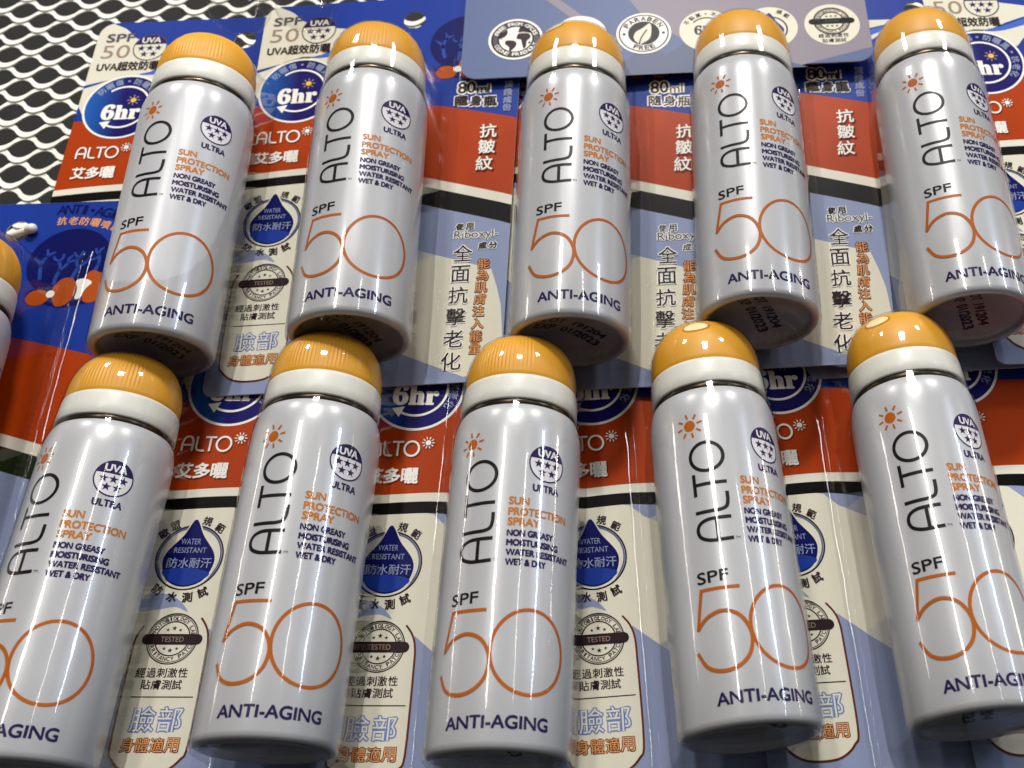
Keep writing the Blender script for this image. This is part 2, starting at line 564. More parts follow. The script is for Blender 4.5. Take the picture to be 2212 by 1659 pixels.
    pr = Print(.04, .05); pr.text('ANTI-AGING', -11.2, 14.4, 4.6, 7.5, 'can_purple', 0, bold=.035); link('antiaging_lettering', pr.bent('antiaging_lettering', rad), t)
    pr = Print(.04, .05)
    rnd = random.Random(3)
    for k in range(26):
        z = 72 - k * 2.2; x = 34.0
        while x < 50:
            l = rnd.uniform(.6, 2.4)
            pr.line((x, z), (min(x + l, 50), z), .7, 'fine_print'); x += l + .5
    link('fine_print', pr.bent('fine_print', rad), t)
    return t

# ------------------------------------------------------------------ the backing card
XL, ZB, ZT = -50.0, -6.5, 151.0
def xr(z): return 41.0 + (z - ZB) * (4.3 / 150)
BR = [(-50, 104.5), (-20, 104.6), (0, 103.2), (14, 100.2), (30, 96.2), (50, 90.6)]
RW = [(-50, 74.9), (-35, 76.2), (-21, 76.6), (-5, 75), (14, 69.5), (30, 64.6), (50, 58.2)]
WK = [(-50, 72.4), (-35, 73.6), (-21, 73.8), (-5, 71.8), (14, 65.8), (30, 60.8), (50, 54.4)]
KL = [(-50, 68.8), (-35, 70.0), (-21, 70.0), (-5, 66), (14, 58.6), (30, 53.5), (50, 47.0)]

def edge(b):
    pts = [p for p in bez(b, 5)]
    z = pts[-1][1]
    lim = xr(z)
    return [p for p in pts if p[0] < lim - .01] + [(lim, next(q[1] for q in pts if q[0] >= lim - .01))]

def outline():
    return ([(XL + 3, ZB), (xr(ZB) - 3, ZB)] + circ(xr(ZB) - 3, ZB + 3, 3, 6, None, -90, 0) + [(xr(90), 90)]
            + circ(xr(ZT) - 5, ZT - 5, 5, 8, None, 0, 90) + circ(XL + 6, ZT - 6, 6, 8, None, 90, 180) + circ(XL + 3, ZB + 3, 3, 6, None, 180, 270))

HOLE = (5.5, 140.0, 4.0)
def build_card(kind='card'):
    t = empty('blister_card')
    ol, hl = outline(), circ(*HOLE, 32)
    # board: two faces and a rim, 0.45 mm thick
    pr = Print(0, 0); pr.poly(ol, 'board', 0, [hl])
    vv = [(x, 0, z) for x, z, h in pr.v] + [(x, .45, z) for x, z, h in pr.v]
    n = len(pr.v)
    ff = list(pr.f) + [tuple(reversed([i + n for i in f])) for f in pr.f]
    fm = [0] * len(ff)
    a = 0
    for loop in (ol, hl):
        for k in range(len(loop)):
            i, j = a + k, a + (k + 1) % len(loop)
            ff.append((i, j, j + n, i + n)); fm.append(1)
        a += len(loop)
    link('board', mesh_from('board', vv, ff, ['board', 'board_edge'], fm), t)

    # blue header
    pr = Print()
    top = circ(xr(ZT) - 5, ZT - 5, 4.97, 8, None, 0, 90) + circ(XL + 6, ZT - 6, 5.97, 8, None, 90, 180)
    pr.poly(edge(BR) + top, 'p_blue', 0, [hl])
    # pale wing shapes round the badges
    pr.poly([(-49.97, 121.0), (-49.97, 145.0)] + circ(XL + 6, ZT - 6, 5.9, 8, None, 180, 100)[::1] + bez([(-45.0, 150.4), (-40, 147.6), (-36.4, 143.8), (-33, 141.6), (-26, 139.4), (-20, 138.0), (-12, 136.6), (-2, 136.0)], 5)
            + bez([(-2, 134.4), (-12, 132.6), (-22, 129.0), (-29, 125.6), (-34, 124.6), (-41, 123.4)], 5), 'p_cream', 1)
    pr.poly(bez([(-49.9, 119.6), (-45, 121.4), (-40, 124), (-34, 126)], 4) + bez([(-28, 125.6), (-20, 127.4), (-10, 130.4), (-4, 131.6), (-10, 128.2), (-16, 123.0), (-20, 118)], 4)
            + [(-33, 112), (-48, 108), (-49.97, 111.5)], 'p_cream', 1)
    pr.poly(bez([(-4, 133.6), (-14, 131.2), (-24, 127.2), (-31, 125.4), (-25, 125.0), (-16, 127.6), (-6, 131.4)], 4), 'p_midblue', 2)
    link('header_print', pr.flat('header_print'), t)

    # coral picture on the right of the header
    pr = Print()
    pr.disc(25.5, 127.5, 13.6, 'p_deepblue', 1, 12.8)
    cr = random.Random(11)
    def branch(x, z, a, l, wdt, d):
        x2, z2 = x + l * math.cos(a), z + l * math.sin(a)
        if (x2 - 25.5) ** 2 / 150 + (z2 - 127.5) ** 2 / 130 > 1: return
        mx = ((x + x2) / 2 + cr.uniform(-.6, .6), (z + z2) / 2)
        pr.stroke(bez([(x, z), mx, (x2, z2)], 5), wdt, 'p_coral', 2)
        pr.disc(x2, z2, wdt * .5, 'p_coral', 2, n=12)
        if d:
            branch(x2, z2, a + cr.uniform(.35, .65), l * .72, wdt * .82, d - 1)
            branch(x2, z2, a - cr.uniform(.35, .65), l * .72, wdt * .82, d - 1)
    for x, z, a in ((17.5, 121, 1.75), (22.5, 119, 1.45), (28, 120, 1.35), (33, 121.5, 1.1)):
        branch(x, z, a, 5.2, 1.25, 2)
    # the orange and white fish
    pr.poly(bez([(20, 112.3), (27, 110.4), (36, 112.5), (39.5, 118), (37, 122.5), (30, 121), (22, 118.6), (16, 117.5), (14.6, 114.5)], 5, True), 'p_deepblue', 3)
    pr.disc(18.4, 114.3, 3.7, 'p_orange', 4, 2.9)
    pr.poly(bez([(22.6, 117.6), (25.2, 121.2), (28.6, 120.8), (30.3, 116.8), (28.8, 112.2), (25.2, 110.9), (23.4, 113.6)], 5, True), 'p_orange', 4)
    pr.poly(bez([(31.8, 120.6), (34.0, 123.9), (36.9, 123.0), (40.2, 122.2), (39.7, 117.6), (38.6, 113.4), (35.4, 111.9), (32.9, 113.6)], 5, True), 'p_orange', 4)
    pr.poly(bez([(29.8, 120.2), (32.2, 120.9), (34.9, 119.4), (33.4, 117.2), (32.2, 113.8), (30.6, 113.6), (30.7, 117)], 5, True), 'p_white', 5)
    pr.disc(22.4, 115.5, 1.35, 'p_white', 5, n=24)
    link('coral_fish_picture', pr.flat('coral_fish_picture'), t)
    if kind == 'lead':
        pr = Print()
        pr.arc('ANTI-AGING', 21, 98, 50, 93, 66, 3.6, 'p_deepblue', 1, bold=.03)
        pr.arc('抗老防曬噴霧', 21, 98, 45.6, 92, 68, 3.1, 'p_peach', 1, wfac=1, bold=.02)
        link('header_lettering', pr.flat('header_lettering'), t)

    # bands
    pr = Print()
    pr.poly(edge(RW) + list(reversed(edge(BR))), 'p_red', 0); link('red_band', pr.flat('red_band'), t)
    pr = Print()
    pr.poly(edge(KL) + list(reversed(edge(WK))), 'p_green' if kind == 'lead' else 'p_black', 0); link('black_band', pr.flat('black_band'), t)

    # lower field
    pr = Print()
    pr.poly(circ(XL + 3, ZB + 3, 2.97, 6, None, 180, 270) + circ(xr(ZB) - 3, ZB + 3, 2.97, 6, None, -90, 0) + list(reversed(edge(KL))), 'p_lilac', 0)
    if kind != 'lead':
        kl = edge(KL)
        pr.poly([(-49.97, 20), (-40, 30), (-26.5, 35.2), (-17.6, 28), (-8, 21), (-8, 60), (-21, 66.3), (-24.8, 69.95)] + [p for p in reversed(kl) if p[0] < -25], 'p_cream', 1)
        pr.poly([(8, 43), (15.8, 40), (31.9, 34.4), (36.9, 32.6), (38.8, 26), (40.3, 19.2), (xr(7) - .3, 7), (xr(-3) - 1.2, -1.2), (29.7, -4.8), (17.3, .8), (8, 5)], 'p_cream', 1)
        pr.poly(bez([(-46, 44.5), (-41, 45.0), (-36.5, 43.2), (-33.4, 39.9), (-37, 41.2), (-42, 40.4), (-47, 40)], 4, True), 'p_lilac', 2)
    else:
        pr.poly([(-49.97, 20), (-8, 20), (-8, 60), (-24.8, 69.95)] + [p for p in reversed(edge(KL)) if p[0] < -25], 'p_cream', 1)
    link('lower_field', pr.flat('lower_field'), t)

    # SPF 50 / UVA
    pr = Print(.03, .12)
    pr.text('SPF', -46.4, -36.0, 141.4, 145.3, 'p_grey', 0, bold=.03)
    pr.text('50', -47.0, -36.6, 133.5, 139.8, 'p_taupe', 0)
    uva(pr, -29.4, 138.1, 6.3, 'p_purple', 'p_cream', 'p_grey', 0)
    pr.text('UVA超效防曬', -47.2, -24.4, 127.4, 131.6, 'p_dark', 2, bold=.03)
    link('uva_print', pr.flat('uva_print'), t)

    # six hour badge
    pr = Print(.03, .15)
    cx, cz = -33.6, 110.6
    pr.disc(cx, cz, 14.4, 'p_white', 0, n=72)
    pr.disc(cx, cz, 13.6, 'p_hour', 1, n=72)
    pr.stroke(circ(cx, cz - .2, 9.2, 48, None, 128, -118), .75, 'p_white', 2)
    hx, hz = cx + 9.2 * math.cos(R(-122)), cz - .2 + 9.2 * math.sin(R(-122))
    pr.poly([(hx - 2.2, hz + 1.0), (hx + 1.6, hz + 1.6), (hx + .1, hz - 1.9)], 'p_white', 2)
    pr.text('𝟔𝐡𝐫', -40.6, -27.2, 104.9, 111.4, 'p_white', 2, bold=.03)
    sunburst(pr, -30.4, 113.3, 2.3, 'p_yellow', 2, 8, 0, .2, 'p_taupe')
    pr.arc('防曬傷,防曬黑,抗老化', cx, cz, 11.5, 142, -30, 2.7, 'p_lilac', 2, wfac=1, bold=.02)
    link('hour_badge', pr.flat('hour_badge'), t)

    # brand on the red band
    pr = Print(.03, .12)
    k = 0.535
    for dx, dz, m, l in ((.35, -.4, 'p_shadow', 0), (0, 0, 'p_white', 1)):
        logo(pr, lambda p: (-45.8 + p[0] * k + dx, 88.0 + p[1] * k + dz), .62, m, l)
        sunburst(pr, -28.6 + dx, 92.3 + dz, 1.9, m, l, 10)
        for i, ch in enumerate('艾多曬'):
            pr.glyph(ch, -43.2 + i * 5.1 + dx, 81.8 + dz, 4.7, m, l, bold=.03)
    link('brand_lettering', pr.flat('brand_lettering'), t)

    if kind == 'lead':
        return t

    # water badge
    pr = Print(.03, .12)
    wx, wz = -36.2, 55.4
    pr.ring(wx, wz, 9.3, .45, 'p_dark', 0); pr.ring(wx, wz, 8.75, .5, 'p_sky', 0)
    drop = bez([(wx - .2, 66.6), (wx + 2.8, 61.8), (wx + 6.6, 56.8), (wx + 7.1, 53.0), (wx + 4.9, 48.6), (wx, 46.8), (wx - 4.9, 48.6), (wx - 7.1, 53.0), (wx - 6.6, 56.8), (wx - 2.8, 61.8)], 6, True)
    pr.poly([(wx + (p[0] - wx) * 1.1, 56 + (p[1] - 56) * 1.06) for p in drop], 'p_cream', 1)
    pr.poly(drop, 'p_deepblue', 2)
    pr.poly(bez([(wx - 6.6, 51.5), (wx, 52.3), (wx + 6.4, 50.9), (wx + 4.4, 48.6), (wx, 47.2), (wx - 4.6, 48.8)], 5, True), 'p_blue', 3)
    pr.text('WATER', wx - 3.2, wx + 2.4, 59.1, 60.8, 'p_lilac', 4)
    pr.text('RESISTANT', wx - 4.6, wx + 4.4, 56.6, 58.2, 'p_lilac', 4)
    for i, ch in enumerate('防水耐汗'): pr.glyph(ch, wx - 4.4 + i * 3.15, 53.7, 2.9, 'p_lilac', 4, bold=.01)
    for ch, a in (('歐', 141), ('盟', 122), ('規', 74), ('範', 51)):
        pr.glyph(ch, wx + 11.1 * math.cos(R(a)), wz + 11.1 * math.sin(R(a)), 2.6, 'p_dark', 0, rot=(a - 90) * .75, bold=.03)
    for ch, a in (('防', 234), ('水', 258), ('測', 279), ('試', 300)):
        pr.glyph(ch, wx + 11.6 * math.cos(R(a)), wz + 11.6 * math.sin(R(a)), 2.7, 'p_dark', 3, rot=(a - 270) * .8, bold=.03)
    link('water_badge', pr.flat('water_badge'), t)

    # tested badge and face/body box
    pr = Print(.03, .12)
    box = [(-29.2, 38.2)] + bez([(-29.2, 38.2), (-27.4, 35.8), (-26.3, 32.6), (-26.0, 27), (-25.9, 5.6), (-27.3, 1.4), (-31, -1.5), (-36, -2.2), (-41, -1.5), (-44.8, 1.4), (-46, 5.6), (-46.1, 27), (-45.8, 32.6), (-44.4, 36)], 5)[1:]
    pr.poly(box, 'p_cream', 0)
    pr.stroke(box, .55, 'p_brown', 1, False)
    tx, tz = -35.9, 32.5
    for r_, w_ in ((6.8, .35), (6.35, .2), (4.6, .35)): pr.ring(tx, tz, r_, w_, 'p_dark', 1)
    pr.arc('PHOTOBIOLOGY LAB', tx, tz, 5.5, 168, 12, 1.05, 'p_dark', 1, bold=.03)
    pr.arc('IRRITANCY PATCH', tx, tz, 5.5, 194, 346, 1.05, 'p_dark', 1, inward=True, bold=.03)
    for dz in (2.3, -2.7):
        for dx in (-1.7, 0, 1.7): pr.star(tx + dx, tz + dz + (.5 if dx == 0 else 0) * (1 if dz > 0 else -1), .75 if dx == 0 else .55, 'p_dark', 1)
    bar = circ(-29.2, 32.3, 1.45, 12, None, -90, 90) + circ(-42.6, 32.3, 1.45, 12, None, 90, 270)
    pr.poly(bar, 'p_dark', 2)
    pr.text('TESTED', tx - 3.1, tx + 3.1, 31.6, 33.0, 'p_taupe', 3)
    for i, ch in enumerate('經過刺激性'): pr.glyph(ch, -42.4 + i * 2.83, 23.4, 2.5, 'p_dark', 1, bold=.02)
    for i, ch in enumerate('貼膚測試'): pr.glyph(ch, -40.4 + i * 2.78, 20.3, 2.5, 'p_dark', 1, bold=.02)
    pr.line((-43.5, 17.1), (-27.1, 17.1), .3, 'p_dark', 1)
    for i, ch in enumerate('臉部'): pr.glyph(ch, -39.0 + i * 7.0, 11.4, 6.2, 'p_cream', 1, outline='p_outline', ow=.055)
    for i, ch in enumerate('身體適用'): pr.glyph(ch, -41.6 + i * 3.85, 5.0, 3.5, 'p_peach', 1, outline='p_brown', ow=.06)
    link('tested_badge', pr.flat('tested_badge'), t)

    # right hand strip
    pr = Print(.03, .18)
    pr.text('80', 23.0, 29.0, 104.3, 109.2, 'p_dark', 0, bold=.02, outline='p_white', ow=.1)
    pr.text('ml', 29.6, 34.0, 104.0, 107.8, 'p_dark', 0, outline='p_white', ow=.12)
    for i, ch in enumerate('隨身瓶'): pr.glyph(ch, 24.4 + i * 5.0, 101.1 - i * .45, 4.3, 'p_dark', 0, outline='p_white', ow=.13, bold=.02)
    for i, ch in enumerate('頂級成份'): pr.glyph(ch, 40.6 - i * .12, 107.0 - i * 3.35, 2.9, 'p_lilac', 0, bold=.05)
    for i, (ch, x, z) in enumerate((('抗', 34.1, 87.4), ('皺', 33.8, 80.8), ('紋', 33.2, 73.9))):
        pr.glyph(ch, x + .45, z - .5, 5.6, 'p_shadow', 0, bold=.05)
        pr.glyph(ch, x, z, 5.6, 'p_white', 1, bold=.015)
    link('volume_lettering', pr.flat('volume_lettering'), t)
    pr = Print(.03, .18)
    for i, ch in enumerate('使用'): pr.glyph(ch, 26.2 + i * 3.2, 49.0, 2.5, 'p_dark', 0, outline='p_white', ow=.13, bold=.02)
    pr.text('Riboxyl-', 24.5, 38.7, 43.6, 47.4, 'p_dark', 0, outline='p_white', ow=.07)
    for i, ch in enumerate('成分'): pr.glyph(ch, 33.8 + i * 3.4, 41.4, 2.6, 'p_dark', 0, outline='p_white', ow=.13, bold=.02)
    for i, ch in enumerate('全面抗擊老化'): pr.glyph(ch, 27.6 - i * .4, 38.9 - i * 7.66, 6.0, 'p_dark', 2, outline='p_white', ow=.06, bold=.008)
    for i, ch in enumerate('能為肌膚注入能量'): pr.glyph(ch, 34.4 - i * .24, 34.6 - i * 4.28, 3.7, 'p_peach', 0, outline='p_brown', ow=.06)
    link('claim_lettering', pr.flat('claim_lettering'), t)
    return t

# ------------------------------------------------------------------ clear blister shell over the can
def build_blister(parent, side):
    zs = [(-1.0, 17.2), (-.4, 17.75), (1, 17.95), (20, 18.0), (40, 18.0), (60, 18.0), (79, 17.95), (84, 17.7), (88, 17.0), (90, 16.7),
          (97, 16.4), (102, 16.05), (106, 15.3), (109, 14.1), (111, 12.8), (112.8, 10.9), (113.9, 8.5), (114.3, 6)]
    sec = []
    rnd = random.Random(5)
    nseg = 36
    for k in range(nseg + 1):
        a = R(-90 + 180 * k / nseg)
        sec.append(('c', a))
    pre = [18.2, 14, 9, 4]
    vv, ff = [], []
    n = len(pre) * 2 + nseg + 1
    for z, r in zs:
        jit = lambda: rnd.uniform(-.025, .025)
        wb = max(r, 16.8)
        row = []
        for y in pre:
            f = y / 18.2
            row.append((-(r + (wb + .9 - r) * f ** 2) + jit() * (1 + 5 * f), y, z))
        for _, a in sec:
            row.append((r * math.sin(a) + jit(), -r * math.cos(a) + jit(), z))
        for y in reversed(pre):
            f = y / 18.2
            row.append(((r + (wb + .9 - r) * f ** 2) + jit() * (1 + 5 * f), y, z))
        vv += row
    for i in range(len(zs) - 1):
        for k in range(n - 1):
            ff.append((i * n + k, i * n + k + 1, (i + 1) * n + k + 1, (i + 1) * n + k))
    b0 = len(vv)                       # flat ends with their own vertices
    vv += [(x, y, z - .02) for x, y, z in vv[:n]]
    m = (len(zs) - 1) * n
    vv += [(x, y, z + .02) for x, y, z in vv[m:m + n]]
    for k in range((n - 1) // 2):
        q = n - 1 - k
        ff.append((b0 + k, b0 + q, b0 + q - 1, b0 + k + 1))
        ff.append((b0 + n + k, b0 + n + k + 1, b0 + n + q - 1, b0 + n + q))
    b = link('blister', mesh_from('blister', vv, ff, ['clear_film'], None, True), parent)
    # flange with its pressed bead, on the free side of the card
    s = side
    vv, ff = [], []
    prof = [(17.6, 18.05), (19.6, 18.1), (20.3, 18.0), (20.7, 17.55), (21.2, 17.4), (21.7, 17.6), (22.1, 18.05), (24.0, 18.15)]
    stz = [-4.5 + i * 5 for i in range(26)]
    for z in stz:
        for x, y in prof:
            vv.append((s * x + rnd.uniform(-.12, .12), y + rnd.uniform(-.1, .06), z))
    q = len(prof)
    for i in range(len(stz) - 1):
        for k in range(q - 1):
            f = (i * q + k, i * q + k + 1, (i + 1) * q + k + 1, (i + 1) * q + k)
            ff.append(f if s > 0 else tuple(reversed(f)))
    link('flange', mesh_from('flange', vv, ff, ['clear_film'], None, True), b)
    return b

# ------------------------------------------------------------------ copies
def copy_tree(o, parent=None):
    c = o.copy()
    COL.objects.link(c)
    c.parent = parent
    for ch in list(o.children):
        copy_tree(ch, c)
    return c

CO = Vector((45.658, -285.769, -45.563))
def place(o, x, y, z, tx, ty, yaw=0.0, k=1.0):
    p = CO + (Vector((x, y, z)) - CO) * k
    m = Euler((tx, ty, 0), 'XYZ').to_matrix() @ Matrix.Rotation(R(yaw), 3, 'Z')
    o.matrix_world = Matrix.LocRotScale(p * S, m.to_quaternion(), (k, k, k))

# ------------------------------------------------------------------ rack and back
def build_rack():
    y0 = 34.0
    px, pz = 17.55, 11.85
    ox, oz = -198.7, 277.2           # middle of one opening
    x0, x1 = -330, 330
    # strands wave along x; neighbours run in antiphase and join at the bonds
    vv, ff = [], []
    rows = range(-40, 16)
    nx = int((x1 - x0) / px * 16)
    for r_ in rows:
        zc = oz + (r_ + .5) * pz / 2
        if not -120 < zc < 360: continue
        sgn = 1 if r_ % 2 == 0 else -1
        b0 = len(vv)
        for i in range(nx + 1):
            x = x0 + (x1 - x0) * i / nx
            ph = 2 * math.pi * (x - ox) / px
            c_ = math.cos(ph)
            c_ = math.copysign(abs(c_) ** .8, c_)
            z = zc + sgn * c_ * (pz / 4 - .30)
            tilt = .3 * sgn * c_
            wv, dp = 1.25, .28
            for (a, b) in ((-wv, -dp), (wv, -dp), (wv, dp), (-wv, dp)):
                vv.append((x, y0 + b + tilt + a * .15, z + a))
        for i in range(nx):
            for k in range(4):
                k2 = (k + 1) % 4
                a = b0 + i * 4
                ff.append((a + k, a + 4 + k, a + 4 + k2, a + k2))
    o = link('mesh_rack', mesh_from('mesh_rack', vv, ff, ['rack_paint']))
    bm = bmesh.new(); bm.from_mesh(o.data); bmesh.ops.recalc_face_normals(bm, faces=bm.faces[:]); bm.to_mesh(o.data); bm.free()
    tag(o, 'cream white expanded metal mesh panel behind the cards', 'rack')
build_rack()

vv = [(-700, 190, -500), (700, 190, -500), (700, 190, 800), (-700, 190, 800)]
o = link('wall', mesh_from('wall', vv, [(0, 1, 2, 3)], ['back_dark']))
o['kind'] = 'structure'

# ------------------------------------------------------------------ placing the packs
CANS = {  # x, y, z, tilt fore, tilt side, can yaw, cap yaw, base yaw
    1: (-105.7814, -0.6039, 115.061, 0.0533, 0.0083, 11, 8, 52),
    2: (-46.7463, -4.0909, 115.1707, 0.0296, -0.0073, 6.4, -6, 64),
    3: (16.9606, -2.2602, 112.434, 0.0344, 0.0181, 10.9, 150, 36),
    4: (71.6131, -2.3202, 115.9095, 0.0151, 0.0178, 5.1, 95, 69),
    5: (132.6802, -1.0867, 114.5754, 0.0109, 0.0041, 3.4, 100, 70),
    6: (-116.6524, 1.7721, 1.5443, -0.0396, 0.0276, 2.4, 8, 20),
    7: (-56.8875, 1.5995, 4.185, -0.0178, 0.0268, 13.8, 4, 35),
    8: (0.0, 1.6717, 0.0, -0.0128, 0.0254, 1, -12, 60),
    9: (61.1069, 1.366, 3.3215, -0.034, -0.0562, 10.7, 172, 20),
    10: (116.4495, 1.6, 4.6338, -0.048, -0.042, 0.1, 148, 80),
    0: (-168.0, -3.5, 41.0, 0.02, 0.012, -30, 120, 0),
}
LAB = {
    1: 'white spray can with ribbed amber cap, leftmost of the fully visible upper row',
    2: 'white spray can in the upper row, second from the wire mesh',
    3: 'white spray can in the upper row, its cap below the globe and leaf seals',
    4: 'white spray can in the upper row, directly left of the rightmost upper can',
    5: 'rightmost white spray can of the upper row, cut by the picture edge',
    6: 'leftmost white spray can of the lower row, partly cut by the left edge',
    7: 'white spray can with ribbed cap in the lower row, second from the left',
    8: 'white spray can with ribbed cap, middle of the lower row',
    9: 'white spray can in the lower row with smooth cap and pale nozzle facing forward',
    10: 'rightmost white spray can of the lower row, pale nozzle turned left',
    0: 'white spray can at the left edge, mostly outside the picture, beside the orange fish card',
}
proto = build_can()
first = True
for i in (8, 1, 2, 3, 4, 5, 6, 7, 9, 10, 0):
    x, y, z, tx, ty, yaw, capy, basey = CANS[i]
    k = 1.004 if i in (1, 2, 3, 4, 5) else (.992 if i >= 6 else 1.0)
    o = proto if first else copy_tree(proto)
    first = False
    place(o, x, y, z, tx, ty, yaw, k)
    for ch in o.children:
        if ch.name.startswith('cap'): ch.rotation_euler = (0, 0, R(capy - yaw))
        if ch.name.startswith('base'): ch.rotation_euler = (0, 0, R(basey - yaw))
    tag(o, LAB[i], 'spray can', 'sun spray cans on the rack')

CARDS = {  # can, yaw, dx, dz, flange side, kind
    1: (0, -6.3, -.6, 1), 2: (-1.2, 0, 0, 1), 3: (-2.7, 0, 0, 1), 4: (-2.7, 0, 1.5, 1), 5: (-2.7, 0, 0, 1),
    6: (2.7, 0, 0, -1), 7: (2.7, 0, 0, -1), 8: (2.7, 0, 0, -1), 9: (3.4, .8, 0, -1), 10: (4.6, .4, 0, -1),
}
CLAB = {
    1: 'blister card with blue header and round hole, leftmost of the upper row beside the mesh',
    2: 'blister card whose 80ml strip shows between the second and third upper cans',
    3: 'blister card whose 80ml strip shows between the third and fourth upper cans',
    4: 'blister card whose 80ml strip shows right of the fourth upper can',
    5: 'blister card behind the rightmost upper can, mostly hidden',
    6: 'blister card behind the leftmost lower can, lilac strip at the left edge',
    7: 'blister card with a dark blue badge showing between the first two lower cans',
    8: 'blister card with 6hr badge and drop badge between the second and third lower cans',
    9: 'blister card with drop and TESTED badges left of the fourth lower can',
    10: 'blister card with badges showing between the last two lower cans',
    11: 'blister card with its badges cut off at the right edge, lower row',
    12: 'blister card with SPF and 6hr badge in the upper right corner',
    0: 'blister card with coral and clownfish picture beside the left edge',
}
cproto = build_card()
def put_card(o, frame, yaw, dx, dz, k, label):
    x, y, z, tx, ty = frame
    place(o, x, y, z, tx, ty, yaw, k)
    o['label'] = label; o['category'] = 'blister card'; o['group'] = 'printed blister cards'
    # board sits just behind the can axis frame
    for ch in o.children:
        if ch.name.startswith('blister'): continue
        ch.location = Vector((dx, 18.6, dz)) * S
first = True
bl = {}
for i in (8, 1, 2, 3, 4, 5, 6, 7, 9, 10):
    yaw, dx, dz, side = CARDS[i]
    k = 1.004 if i <= 5 else .992
    if first: o = cproto
    else:
        o = empty('blister_card')
        for ch in cproto.children:
            if not ch.name.startswith('blister'): copy_tree(ch, o)
    first = False
    fr = CANS[i][:5] if i != 1 else CANS[i][:3] + (0.02, 0.0083)
    put_card(o, fr, yaw, dx, dz, k, CLAB[i])
    if side not in bl: bl[side] = build_blister(o, side)
    else: copy_tree(bl[side], o)
# cards whose cans hang outside the picture
for i, fr, yaw in ((11, (168.2, 2.0, 4.0, -.03, -.03), 2.7), (12, (192.2, -4.5, 113.6, .01, .0), 2.0)):
    o = empty('blister_card')
    for ch in cproto.children:
        if not ch.name.startswith('blister'): copy_tree(ch, o)
    put_card(o, fr, yaw, 0, 0, .992 if i == 11 else 1.004, CLAB[i])
lead = build_card('lead')
put_card(lead, (-164.5, -3.5, 41.0, 0.02, 0.012), 0, -9.2, -10.5, 1.0, CLAB[0])
copy_tree(bl[1], lead)

